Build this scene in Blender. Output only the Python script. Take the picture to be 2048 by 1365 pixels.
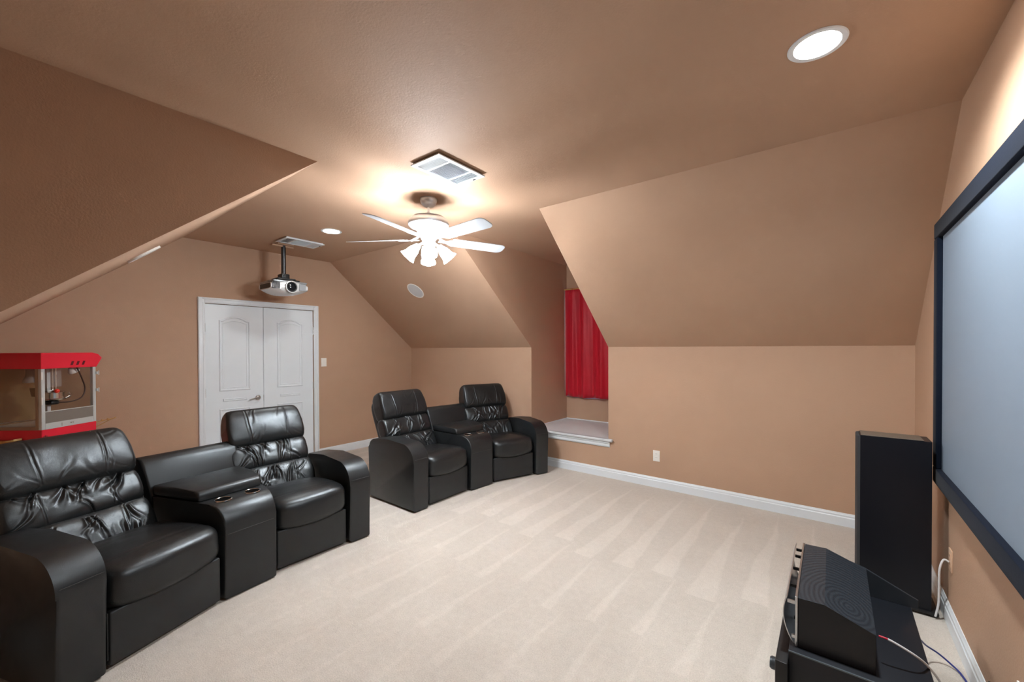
import bpy, bmesh, math, random
from mathutils import Vector, Matrix, noise
from math import sin, cos, pi, radians, sqrt, atan2

for o in list(bpy.data.objects): bpy.data.objects.remove(o, do_unlink=True)
S = bpy.context.scene
COL = S.collection

# ------------------------------------------------------------------ camera
YAW, PITCH, ROLL = 0.6639, -0.0092, -0.0032
cam_d = bpy.data.cameras.new('camera'); cam = bpy.data.objects.new('camera', cam_d); COL.objects.link(cam)
fwd = Vector((-sin(YAW)*cos(PITCH), cos(YAW)*cos(PITCH), sin(PITCH)))
rt = Vector((cos(YAW), sin(YAW), 0)); up = rt.cross(fwd)
rt, up = rt*cos(ROLL)+up*sin(ROLL), up*cos(ROLL)-rt*sin(ROLL)
M = Matrix((rt, up, -fwd)).transposed().to_4x4(); M.translation = Vector((5.638, 0, 1.504))
cam.matrix_world = M
cam_d.sensor_width = 36; cam_d.lens = 817.35/2048*36; cam_d.shift_y = 22.47/2048; cam_d.clip_start = .02
S.camera = cam
S.cycles.caustics_reflective = False; S.cycles.caustics_refractive = False; S.cycles.sample_clamp_indirect = 12

# ------------------------------------------------------------------ world, exposure
S.view_settings.view_transform = 'Standard'; S.view_settings.look = 'None'
S.view_settings.exposure = 2.5; S.view_settings.gamma = 1; S.view_settings.use_curve_mapping = False
W = bpy.data.worlds.new('sky'); S.world = W; W.use_nodes = True
W.node_tree.nodes['Background'].inputs[0].default_value = (.55, .65, 1, 1)
W.node_tree.nodes['Background'].inputs[1].default_value = .35
FAN_GLOW, CAN_GLOW = 36.0, 16.0

def can_light(x, y, z, watt, spot=160):
    l = bpy.data.lights.new('can_lamp', 'SPOT'); l.energy = watt; l.spot_size = radians(spot); l.spot_blend = .6
    l.shadow_soft_size = .08; l.color = (.90, .97, 1)
    o = bpy.data.objects.new('can_lamp', l); o.location = (x, y, z); COL.objects.link(o)
    return o

# ------------------------------------------------------------------ materials
def lin(r, g, b):
    f = lambda c: (c/255/12.92) if c/255 <= .04045 else ((c/255+.055)/1.055)**2.4
    return (f(r), f(g), f(b), 1)
def mat(name, col, rough=.5, metal=0, spec=.5, bump=0, bscale=200, vary=0, vscale=4, trans=0, emit=None, estr=0, coat=0, ior=1.45, alpha=1, sheen=0, bdist=.002):
    m = bpy.data.materials.new(name); m.use_nodes = True; nt = m.node_tree; n = nt.nodes; b = n['Principled BSDF']
    b.inputs['Base Color'].default_value = col; b.inputs['Roughness'].default_value = rough; b.inputs['Metallic'].default_value = metal
    b.inputs['Specular IOR Level'].default_value = spec; b.inputs['Transmission Weight'].default_value = trans
    b.inputs['Coat Weight'].default_value = coat; b.inputs['IOR'].default_value = ior; b.inputs['Alpha'].default_value = alpha
    b.inputs['Sheen Weight'].default_value = sheen
    if emit: b.inputs['Emission Color'].default_value = emit; b.inputs['Emission Strength'].default_value = estr
    tc = n.new('ShaderNodeTexCoord')
    if vary:
        nz = n.new('ShaderNodeTexNoise'); nz.inputs['Scale'].default_value = vscale; nz.inputs['Detail'].default_value = 4
        mx = n.new('ShaderNodeMix'); mx.data_type = 'RGBA'
        mx.inputs[6].default_value = tuple(c*(1-vary) for c in col[:3])+(1,); mx.inputs[7].default_value = tuple(min(1, c*(1+vary)) for c in col[:3])+(1,)
        nt.links.new(tc.outputs['Object'], nz.inputs['Vector']); nt.links.new(nz.outputs[0], mx.inputs[0]); nt.links.new(mx.outputs[2], b.inputs['Base Color'])
    if bump:
        nz = n.new('ShaderNodeTexNoise'); nz.inputs['Scale'].default_value = bscale; nz.inputs['Detail'].default_value = 3
        bp = n.new('ShaderNodeBump'); bp.inputs['Strength'].default_value = bump; bp.inputs['Distance'].default_value = bdist
        nt.links.new(tc.outputs['Object'], nz.inputs['Vector']); nt.links.new(nz.outputs[0], bp.inputs['Height']); nt.links.new(bp.outputs[0], b.inputs['Normal'])
    return m

PAINT = mat('tan_wall_paint', lin(184, 151, 126), .65, spec=.3, bump=.3, bscale=110, bdist=.003, vary=.02, vscale=2)
WHITE = mat('white_trim_paint', lin(226, 232, 236), .35, bump=.03, bscale=60)
DOORM = mat('white_door_paint', lin(226, 234, 239), .4, bump=.04, bscale=90)
GREYW = mat('grey_white_ledge_paint', lin(205, 206, 208), .45)
PLATE = mat('white_plastic', lin(235, 233, 228), .35)
PLATELIT = mat('peach_lit_plastic', lin(222, 185, 155), .4)  # outlet plate with the peach light on it mixed into the colour
def leather(name, c, rough, wr=0):
    m = mat(name, (c*.9, c, c*1.06, 1), rough, spec=.68)
    m.node_tree.nodes['Principled BSDF'].inputs['Specular Tint'].default_value = (.90, .96, 1, 1)
    nt = m.node_tree; n = nt.nodes; b = n['Principled BSDF']; tc = n.new('ShaderNodeTexCoord')
    v = n.new('ShaderNodeTexVoronoi'); v.inputs['Scale'].default_value = 520
    z = n.new('ShaderNodeTexNoise'); z.inputs['Scale'].default_value = 14; z.inputs['Detail'].default_value = 5; z.inputs['Distortion'].default_value = .6
    b1 = n.new('ShaderNodeBump'); b1.inputs['Strength'].default_value = .18; b1.inputs['Distance'].default_value = .0012
    b2 = n.new('ShaderNodeBump'); b2.inputs['Strength'].default_value = wr; b2.inputs['Distance'].default_value = .012
    L = nt.links.new
    L(tc.outputs['Object'], v.inputs['Vector']); L(tc.outputs['Object'], z.inputs['Vector'])
    L(v.outputs['Distance'], b1.inputs['Height']); L(z.outputs[0], b2.inputs['Height']); L(b1.outputs[0], b2.inputs['Normal']); L(b2.outputs[0], b.inputs['Normal'])
    rr = n.new('ShaderNodeMapRange'); rr.inputs[3].default_value = rough-.06; rr.inputs[4].default_value = rough+.08
    L(z.outputs[0], rr.inputs[0]); L(rr.outputs[0], b.inputs['Roughness'])
    return m
LEA = leather('black_smooth_leather', .012, .36, .03)
LEAP = leather('black_soft_leather', .011, .33, .09)
LEAV = leather('black_vinyl_panel', .012, .46, .02)
SEAM = mat('dark_grey_thread', (.045, .045, .045, 1), .6)
BLACKM = mat('black_plastic', (.012, .012, .013, 1), .4)
DARKW = mat('black_ash_wood', (.013, .015, .020, 1), .4, spec=.4)
GLOSSB = mat('satin_black_cabinet', (.007, .008, .012, 1), .35, spec=.3)
VELV = mat('dark_blue_black_velvet', (.006, .0095, .019, 1), .9, spec=.12, sheen=.03, bump=.2, bscale=300)
SCRN = mat('grey_screen_fabric', lin(126, 140, 155), .6, spec=.3)
CHROME = mat('chrome', (.75, .75, .75, 1), .15, 1)
SILV = mat('silver_metal', (.62, .63, .65, 1), .32, 1)
NICK = mat('satin_nickel', (.5, .48, .46, 1), .3, 1)
BRASS = mat('brass', lin(214, 170, 105), .3, .8)
FANW = mat('fan_white_enamel', lin(200, 205, 210), .35)
FANG = mat('fan_pale_grey_enamel', lin(205, 210, 216), .28, .75)
RED = mat('popcorn_red_enamel', lin(228, 40, 60), .3)
REDD = mat('dark_red_enamel', lin(90, 10, 20), .5)
ALU = mat('brushed_aluminium', lin(205, 208, 206), .4, .25)
TINT = mat('smoked_brown_acrylic', lin(160, 134, 108), .08, trans=.0, alpha=.25)
GREYA = mat('grey_acrylic_flap', lin(140, 132, 124), .2, alpha=.8)
GLASSC = mat('clear_glass', (1, 1, 1, 1), .02, alpha=.12)
KETT = mat('kettle_steel', (.6, .57, .52, 1), .22, 1)
BACKP = mat('tan_back_pane', lin(190, 160, 105), .2, alpha=.35)
KNOB = mat('red_knob', lin(235, 60, 45), .35)
LENS = mat('lens_glass', (.008, .010, .014, 1), .12, spec=.35)
PROJS = mat('projector_silver', lin(212, 213, 214), .3, .15)
PROJG = mat('projector_grey', lin(150, 154, 158), .35, .3)
CABW = mat('white_cable', lin(230, 230, 232), .4)
CABR = mat('red_sleeve', lin(220, 60, 80), .4)
CABB = mat('blue_cable', lin(45, 55, 130), .4)
CABK = mat('dark_cable', lin(60, 35, 25), .5)
VENTD = mat('vent_grey', lin(196, 198, 200), .6)  # even light grey of the dampers and the small register's gasket
WOODB = mat('brass_bulb_holder', lin(190, 160, 90), .4)

def glow(name, col, s):
    m = bpy.data.materials.new(name); m.use_nodes = True; b = m.node_tree.nodes['Principled BSDF']
    b.inputs['Base Color'].default_value = (.9, .9, .9, 1); b.inputs['Emission Color'].default_value = col; b.inputs['Emission Strength'].default_value = s
    return m
SHADE = glow('lit_frosted_glass', (.89, .95, 1, 1), FAN_GLOW)
CANG = glow('lit_can_lens', (1, .95, .88, 1), CAN_GLOW)

def carpet_mat():
    m = bpy.data.materials.new('beige_carpet'); m.use_nodes = True; nt = m.node_tree; n = nt.nodes; L = nt.links.new
    b = n['Principled BSDF']; b.inputs['Roughness'].default_value = .95; b.inputs['Specular IOR Level'].default_value = .1; b.inputs['Sheen Weight'].default_value = .25
    tc = n.new('ShaderNodeTexCoord'); sp = n.new('ShaderNodeSeparateXYZ')
    wob = n.new('ShaderNodeTexNoise'); wob.inputs['Scale'].default_value = 1.7; wob.inputs['Detail'].default_value = 2
    add = n.new('ShaderNodeVectorMath'); add.operation = 'MULTIPLY_ADD'; add.inputs[1].default_value = (.10, .10, 0)
    L(tc.outputs['Object'], wob.inputs['Vector']); L(wob.outputs[1], add.inputs[0]); L(tc.outputs['Object'], add.inputs[2]); L(add.outputs[0], sp.inputs[0])
    def ma(op, a, c, cl=False):
        k = n.new('ShaderNodeMath'); k.operation = op; k.use_clamp = cl
        for i, v in enumerate((a, c)):
            if v is None: continue
            if isinstance(v, (int, float)): k.inputs[i].default_value = v
            else: L(v, k.inputs[i])
        return k.outputs[0]
    X, Y = sp.outputs[0], sp.outputs[1]
    u0 = ma('ADD', ma('DIVIDE', X, .262), .18)
    jit = ma('MULTIPLY', ma('SINE', ma('MULTIPLY', ma('FLOOR', u0, None), 2.4), None), .08)
    Y2 = ma('SUBTRACT', ma('ADD', Y, jit), 2.75)
    far = ma('GREATER_THAN', Y2, 0)                                # long strokes by the far wall, short rows nearer
    r2 = ma('DIVIDE', Y2, .68); ri = ma('MULTIPLY', ma('FLOOR', r2, None), ma('SUBTRACT', 1, far))
    rf = ma('ADD', ma('MULTIPLY', far, ma('DIVIDE', Y2, 1.5)), ma('MULTIPLY', ma('SUBTRACT', 1, far), ma('FRACT', r2, None)))
    uf = ma('FRACT', ma('ADD', u0, ma('MULTIPLY', ri, .37)), None)
    tri = ma('ABSOLUTE', ma('SUBTRACT', uf, .5), None)
    wd = ma('ADD', .13, ma('MULTIPLY', far, .15))
    w = ma('MULTIPLY', ma('SUBTRACT', ma('MULTIPLY', ma('SUBTRACT', 1, rf), wd), tri), 16)
    wedge = ma('ADD', w, .5, True)
    big = n.new('ShaderNodeTexNoise'); big.inputs['Scale'].default_value = 2.2; big.inputs['Detail'].default_value = 3; L(tc.outputs['Object'], big.inputs['Vector'])
    fine = n.new('ShaderNodeTexNoise'); fine.inputs['Scale'].default_value = 160; fine.inputs['Detail'].default_value = 4; L(tc.outputs['Object'], fine.inputs['Vector'])
    blot = n.new('ShaderNodeTexNoise'); blot.inputs['Scale'].default_value = 28; blot.inputs['Detail'].default_value = 3; L(tc.outputs['Object'], blot.inputs['Vector'])
    near = n.new('ShaderNodeMapRange'); near.inputs[1].default_value = .6; near.inputs[2].default_value = 2.6; near.inputs[3].default_value = .25; near.inputs[4].default_value = 1; L(Y, near.inputs[0])
    f = ma('MULTIPLY', ma('SUBTRACT', wedge, .5), ma('MULTIPLY', near.outputs[0], .26))
    f = ma('ADD', f, ma('MULTIPLY', ma('SUBTRACT', big.outputs[0], .5), .5))
    f = ma('ADD', f, ma('MULTIPLY', ma('SUBTRACT', fine.outputs[0], .5), 1.5))
    f = ma('ADD', f, ma('MULTIPLY', ma('SUBTRACT', blot.outputs[0], .5), .5))
    f = ma('ADD', f, .5, True)
    mx = n.new('ShaderNodeMix'); mx.data_type = 'RGBA'; mx.inputs[6].default_value = lin(182, 173, 162); mx.inputs[7].default_value = lin(216, 207, 196)
    L(f, mx.inputs[0]); L(mx.outputs[2], b.inputs['Base Color'])
    bp = n.new('ShaderNodeBump'); bp.inputs['Strength'].default_value = .5; bp.inputs['Distance'].default_value = .006
    L(ma('ADD', fine.outputs[0], ma('MULTIPLY', blot.outputs[0], .8)), bp.inputs['Height']); L(bp.outputs[0], b.inputs['Normal'])
    return m
CARPET = carpet_mat()
def grain_mat():
    m = mat('black_ash_grain', (.02, .024, .03, 1), .42); nt = m.node_tree; n = nt.nodes; L = nt.links.new; b = n['Principled BSDF']
    tc = n.new('ShaderNodeTexCoord'); mp = n.new('ShaderNodeMapping'); mp.inputs['Scale'].default_value = (1.5, 1, .2); mp.inputs['Location'].default_value = (-.24, .19, -.035)
    w = n.new('ShaderNodeTexWave'); w.wave_type = 'RINGS'; w.rings_direction = 'SPHERICAL'; w.inputs['Scale'].default_value = 13; w.inputs['Distortion'].default_value = 2.2; w.inputs['Detail Scale'].default_value = 1.2
    L(tc.outputs['Object'], mp.inputs['Vector']); L(mp.outputs[0], w.inputs['Vector'])
    cr = n.new('ShaderNodeMix'); cr.data_type = 'RGBA'; cr.inputs[6].default_value = (.016, .019, .025, 1); cr.inputs[7].default_value = (.029, .035, .043, 1)
    L(w.outputs[1], cr.inputs[0]); L(cr.outputs[2], b.inputs['Base Color'])
    return m
GRAIN = grain_mat()
def curtain_mat():
    m = mat('red_satin', lin(186, 10, 36), .5, spec=.4, sheen=.15); b = m.node_tree.nodes['Principled BSDF']
    return m
CURT = curtain_mat()

# ------------------------------------------------------------------ mesh helpers
def obj(name, bm, material, parent=None, smooth=35):
    me = bpy.data.meshes.new(name); bmesh.ops.recalc_face_normals(bm, faces=bm.faces[:]); bm.to_mesh(me); bm.free()
    if smooth:
        me.shade_smooth(); me.set_sharp_from_angle(angle=radians(smooth))
    me.materials.append(material)
    o = bpy.data.objects.new(name, me); COL.objects.link(o)
    if parent: o.parent = parent
    return o
def tag(o, label=None, cat=None, group=None, kind=None):
    for k, v in (('label', label), ('category', cat), ('group', group), ('kind', kind)):
        if v: o[k] = v
    return o
def thing(name, label, cat, loc=(0, 0, 0), rz=0, group=None):
    o = bpy.data.objects.new(name, None); COL.objects.link(o); o.location = loc; o.rotation_euler = (0, 0, rz); o.empty_display_size = .1
    return tag(o, label, cat, group)
def stuff(o): o['kind'] = 'stuff'; return o
def NB(): return bmesh.new()
def box(bm, x0, x1, y0, y1, z0, z1, bev=0, seg=2):
    r = bmesh.ops.create_cube(bm, size=1, matrix=Matrix.Translation(((x0+x1)/2, (y0+y1)/2, (z0+z1)/2)) @ Matrix.Diagonal((abs(x1-x0), abs(y1-y0), abs(z1-z0), 1)))
    if bev:
        ed = list({e for v in r['verts'] for e in v.link_edges})
        bmesh.ops.bevel(bm, geom=ed, offset=bev, segments=seg, affect='EDGES', profile=.5)
    return bm
def poly(bm, pts): return bm.faces.new([bm.verts.new(p) for p in pts])
def prism(bm, pts, ax, a, b, bev=0, seg=2):
    """closed polygon pts (2D) extruded along ax ('x','y','z') from a to b"""
    def P(p, t):
        return {'x': (t, p[0], p[1]), 'y': (p[0], t, p[1]), 'z': (p[0], p[1], t)}[ax]
    A = [bm.verts.new(P(p, a)) for p in pts]; B = [bm.verts.new(P(p, b)) for p in pts]; n = len(pts)
    f = [bm.faces.new(A), bm.faces.new(B[::-1])]
    caps = list({e for q in f for e in q.edges})
    for i in range(n): bm.faces.new((A[i], B[i], B[(i+1) % n], A[(i+1) % n]))
    if bev: bmesh.ops.bevel(bm, geom=caps, offset=bev, segments=seg, affect='EDGES', profile=.5, clamp_overlap=True)
    return bm
def lathe(bm, prof, seg=32, mtx=Matrix.Identity(4), fl=None):
    rings = []
    for r, z in prof:
        if r < 1e-5: rings.append([bm.verts.new(mtx @ Vector((0, 0, z)))])
        else: rings.append([bm.verts.new(mtx @ Vector((r*cos(2*pi*i/seg)*(1+(fl(i, seg, z) if fl else 0)), r*sin(2*pi*i/seg)*(1+(fl(i, seg, z) if fl else 0)), z))) for i in range(seg)])
    for a, b in zip(rings, rings[1:]):
        for i in range(seg):
            j = (i+1) % seg
            if len(a) == 1 and len(b) == 1: continue
            if len(a) == 1: bm.faces.new((a[0], b[i], b[j]))
            elif len(b) == 1: bm.faces.new((a[i], a[j], b[0]))
            else: bm.faces.new((a[i], a[j], b[j], b[i]))
    return bm
def tube(bm, pts, r, seg=10, cap=True):
    pts = [Vector(p) for p in pts]; rings = []; prev = None
    for i, p in enumerate(pts):
        d = (pts[min(i+1, len(pts)-1)]-pts[max(i-1, 0)]).normalized()
        a = prev if prev else (Vector((0, 0, 1)) if abs(d.z) < .9 else Vector((1, 0, 0)))
        u = (a-d*a.dot(d)).normalized(); prev = u; v = d.cross(u)
        rr = r[i] if isinstance(r, (list, tuple)) else r
        rings.append([bm.verts.new(p+(u*cos(2*pi*k/seg)+v*sin(2*pi*k/seg))*rr) for k in range(seg)])
    for a, b in zip(rings, rings[1:]):
        for i in range(seg): bm.faces.new((a[i], a[(i+1) % seg], b[(i+1) % seg], b[i]))
    if cap: bm.faces.new(rings[0]); bm.faces.new(rings[-1][::-1])
    return bm
def spline(pts, n=8):
    P = [Vector(p) for p in pts]; P = [P[0]*2-P[1]]+P+[P[-1]*2-P[-2]]; out = []
    for i in range(1, len(P)-2):
        for k in range(n):
            t = k/n; a, b, c, d = P[i-1], P[i], P[i+1], P[i+2]
            out.append(.5*((2*b)+(c-a)*t+(2*a-5*b+4*c-d)*t*t+(3*b-a-3*c+d)*t**3))
    out.append(P[-2]); return out
def cyl(bm, c, r, h, ax='z', seg=24):
    R = {'z': Matrix.Identity(4), 'x': Matrix.Rotation(pi/2, 4, 'Y'), 'y': Matrix.Rotation(-pi/2, 4, 'X')}[ax]
    return lathe(bm, [(0, 0), (r, 0), (r, h), (0, h)], seg, Matrix.Translation(c) @ R)
def pillow(w, d, h, n, k1=2.6, k2=6, f=None, mtx=Matrix.Identity(4)):
    """cushion: w along x, d along y (thickness), h along z; k1 rounds the d-h section, k2 the ends; f(p,u)->offset vector"""
    bm = NB(); nx, ny, nz = n; cache = {}
    def V(a, b, c):
        key = (round(a, 5), round(b, 5), round(c, 5))
        if key in cache: return cache[key]
        m = max(abs(a), abs(b), abs(c))
        s = (abs(b)**k1+abs(c)**k1)**(1/k1); q = (s**k2+abs(a)**k2)**(1/k2)
        u = Vector((a, b, c))*(m/q)
        p = Vector((u.x*w/2, u.y*d/2, u.z*h/2))
        if f: p = p+f(p, u)
        v = bm.verts.new(mtx @ p); cache[key] = v; return v
    def face(fn, na, nb):
        for i in range(na):
            for j in range(nb):
                a0, a1 = -1+2*i/na, -1+2*(i+1)/na; b0, b1 = -1+2*j/nb, -1+2*(j+1)/nb
                bm.faces.new((V(*fn(a0, b0)), V(*fn(a1, b0)), V(*fn(a1, b1)), V(*fn(a0, b1))))
    face(lambda a, b: (a, -1, b), nx, nz); face(lambda a, b: (a, 1, b), nx, nz)
    face(lambda a, b: (a, b, -1), nx, ny); face(lambda a, b: (a, b, 1), nx, ny)
    face(lambda a, b: (-1, a, b), ny, nz); face(lambda a, b: (1, a, b), ny, nz)
    return bm

# ------------------------------------------------------------------ room shell
L_, W_, HC, HK, YS, YN, YK = 6.148, 4.422, 2.741, 1.517, 3.006, 1.334, -.25
YNB, YNC = 1.322, 1.343          # near slope meets the flat ceiling: at the door wall, at the dormer cheek
HNB, HNC = HC-.802*(YNB-YK), HC-.823*(YNC-YK)
XD1, XD2, YD = 2.504, 3.597, 5.339
XN, YB = 2.963, -1.7
ZS = .454
def struct(name, bm, m, parent=None, smooth=0):
    o = obj(name, bm, m, parent, smooth)
    if not parent: o['kind'] = 'structure'
    return o
bm = NB(); box(bm, -.1, L_+.1, YB-.1, W_+.1, -.06, 0); struct('floor', bm, CARPET)
# flat ceiling with the two dormer ceilings, slab
bm = NB()
prism(bm, [(-.1, YNB), (XN, YNC), (XN, YB-.1), (L_+.1, YB-.1), (L_+.1, YS), (XD2, YS), (XD2, YD+.1), (XD1, YD+.1), (XD1, YS), (-.1, YS)], 'z', HC, HC+.08)
struct('ceiling', bm, PAINT)
dz = .08
def slope_obj(x0, x1, A, B):
    # A, B: ((y, z) at the flat ceiling, (y, z) at the knee wall) for each end
    bm = NB(); rows = []
    for x, ((ya, za), (yb, zb)) in ((x0, A), (x1, B)):
        rows.append([bm.verts.new(p) for p in ((x, ya, za), (x, yb, zb), (x, yb, zb+dz*1.6), (x, ya, za+dz))])
    a, b = rows; bm.faces.new(a); bm.faces.new(b[::-1])
    for k in range(4): bm.faces.new((a[k], b[k], b[(k+1) % 4], a[(k+1) % 4]))
    return struct('ceiling_slope', bm, PAINT)
FS = ((YS, HC), (W_, HK))
slope_obj(-.1, XD1-.08, FS, FS); slope_obj(XD2+.08, L_+.1, FS, FS)
slope_obj(-.1, XN-.08, ((YNB, HC), (YK, HNB)), ((YNC, HC), (YK, HNC)))
# walls
bm = NB(); DY0, DY1, DH = 1.514, 2.758, 2.035
prism(bm, [(YK-.1, 0), (DY0, 0), (DY0, DH), (DY1, DH), (DY1, 0), (W_+.1, 0), (W_+.1, HK+.06), (YS, HC+.06), (YNB, HC+.06), (YK-.1, HNB-.02)], 'x', -.1, 0)
struct('wall_left', bm, PAINT)
bm = NB(); box(bm, L_, L_+.1, YB-.1, W_+.1, 0, HC+.06); struct('wall_right', bm, PAINT)
bm = NB(); box(bm, 0, XD1-.08, W_, W_+.08, 0, HK+.08); box(bm, XD2+.08, L_, W_, W_+.08, 0, HK+.08); box(bm, XD1-.08, XD2+.08, W_, W_+.08, 0, ZS-.035)
struct('wall_back', bm, PAINT)
# dormer
bm = NB(); prism(bm, [(W_, ZS-.03), (YD, ZS-.03), (YD, HC+.02), (YS, HC+.02), (YS, HC), (W_, HK)], 'x', XD1-.08, XD1)
struct('wall_dormer_left', bm, PAINT)
bm = NB(); prism(bm, [(W_, ZS-.03), (YD, ZS-.03), (YD, HC+.02), (YS, HC+.02), (YS, HC), (W_, HK)], 'x', XD2, XD2+.08)
struct('wall_dormer_right', bm, PAINT)
WX0, WX1, WZ0, WZ1 = XD1+.045, XD2-.06, .83, 2.33
bm = NB(); prism(bm, [(XD1-.08, ZS-.03), (XD2+.08, ZS-.03), (XD2+.08, HC+.02), (WX1, HC+.02), (WX1, WZ0), (WX0, WZ0), (WX0, WZ1), (WX1-.0001, WZ1), (WX1-.0001, HC+.02), (XD1-.08, HC+.02)], 'y', YD, YD+.12)
struct('wall_dormer_back', bm, PAINT)
bm = NB(); prism(bm, [(YK, HNC), (YNC, HC), (YNC, HC+.02), (YB-.1, HC+.02), (YB-.1, 0), (YK, 0)], 'x', XN-.08, XN); struct('wall_dormer_near', bm, PAINT)
bm = NB(); box(bm, -.1, XN-.08, YK-.08, YK, 0, HNC+.08); struct('wall_front', bm, PAINT)
bm = NB(); box(bm, XN-.08, L_, YB-.08, YB, 0, HC); struct('wall_front_dormer', bm, PAINT)

# window ledge (seat) of the dormer
def ledge():
    bm = NB(); box(bm, XD1, XD2, W_-.03, YD, ZS-.035, ZS); box(bm, XD1-.06, XD2+.06, W_-.045, W_, ZS-.035, ZS, .012, 3)
    o = struct('trim_1', bm, GREYW, smooth=35)
    bm = NB(); prism(bm, [(W_, ZS-.035), (W_-.03, ZS-.035), (W_-.03, ZS-.05), (W_-.018, ZS-.06), (W_-.018, ZS-.085), (W_-.010, ZS-.1), (W_, ZS-.1)], 'x', XD1-.035, XD2+.02)
    struct('ledge_apron', bm, WHITE, o)
    bm = NB(); box(bm, XD1, XD2, YD-.012, YD, ZS, ZS+.012); box(bm, XD1, XD1+.01, W_, YD-.012, ZS, ZS+.01); struct('ledge_bead', bm, WHITE, o)
ledge()
# baseboards
BP = [(0, 0), (.016, 0), (.016, .072), (.012, .078), (.012, .092), (.006, .102), (.004, .108), (0, .108)]
def baseboard(name, axis, a, b, pos, sgn):
    bm = NB()
    pr = [(pos+sgn*d, z) for d, z in BP]
    prism(bm, pr, axis, a, b); return struct(name, bm, WHITE, smooth=25)
baseboard('baseboard_back', 'x', 0, L_, W_, -1)
baseboard('baseboard_right', 'y', YB, W_, L_, -1)
baseboard('baseboard_left', 'y', DY1+.07, W_, 0, 1)
baseboard('baseboard_left_near', 'y', YK, DY0-.07, 0, 1)
baseboard('baseboard_front', 'x', 0, XN-.08, YK, 1)

# window behind the curtain
def window():
    o = bpy.data.objects.new('window_1', None); COL.objects.link(o); o['kind'] = 'structure'
    bm = NB(); t = .05; y0, y1 = YD+.05, YD+.10
    box(bm, WX0, WX1, y0, y1, WZ0, WZ0+t); box(bm, WX0, WX1, y0, y1, WZ1-t, WZ1); box(bm, WX0, WX0+t, y0, y1, WZ0+t, WZ1-t); box(bm, WX1-t, WX1, y0, y1, WZ0+t, WZ1-t)
    box(bm, WX0+t, WX1-t, y0, y1, 1.56, 1.60)
    obj('window_frame', bm, WHITE, o, 0)
    for a, b in ((WZ0+t, 1.56), (1.60, WZ1-t)):
        bm = NB(); box(bm, WX0+t, WX1-t, YD+.07, YD+.076, a, b); obj('window_pane', bm, GLASSC, o, 0)
window()

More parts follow.
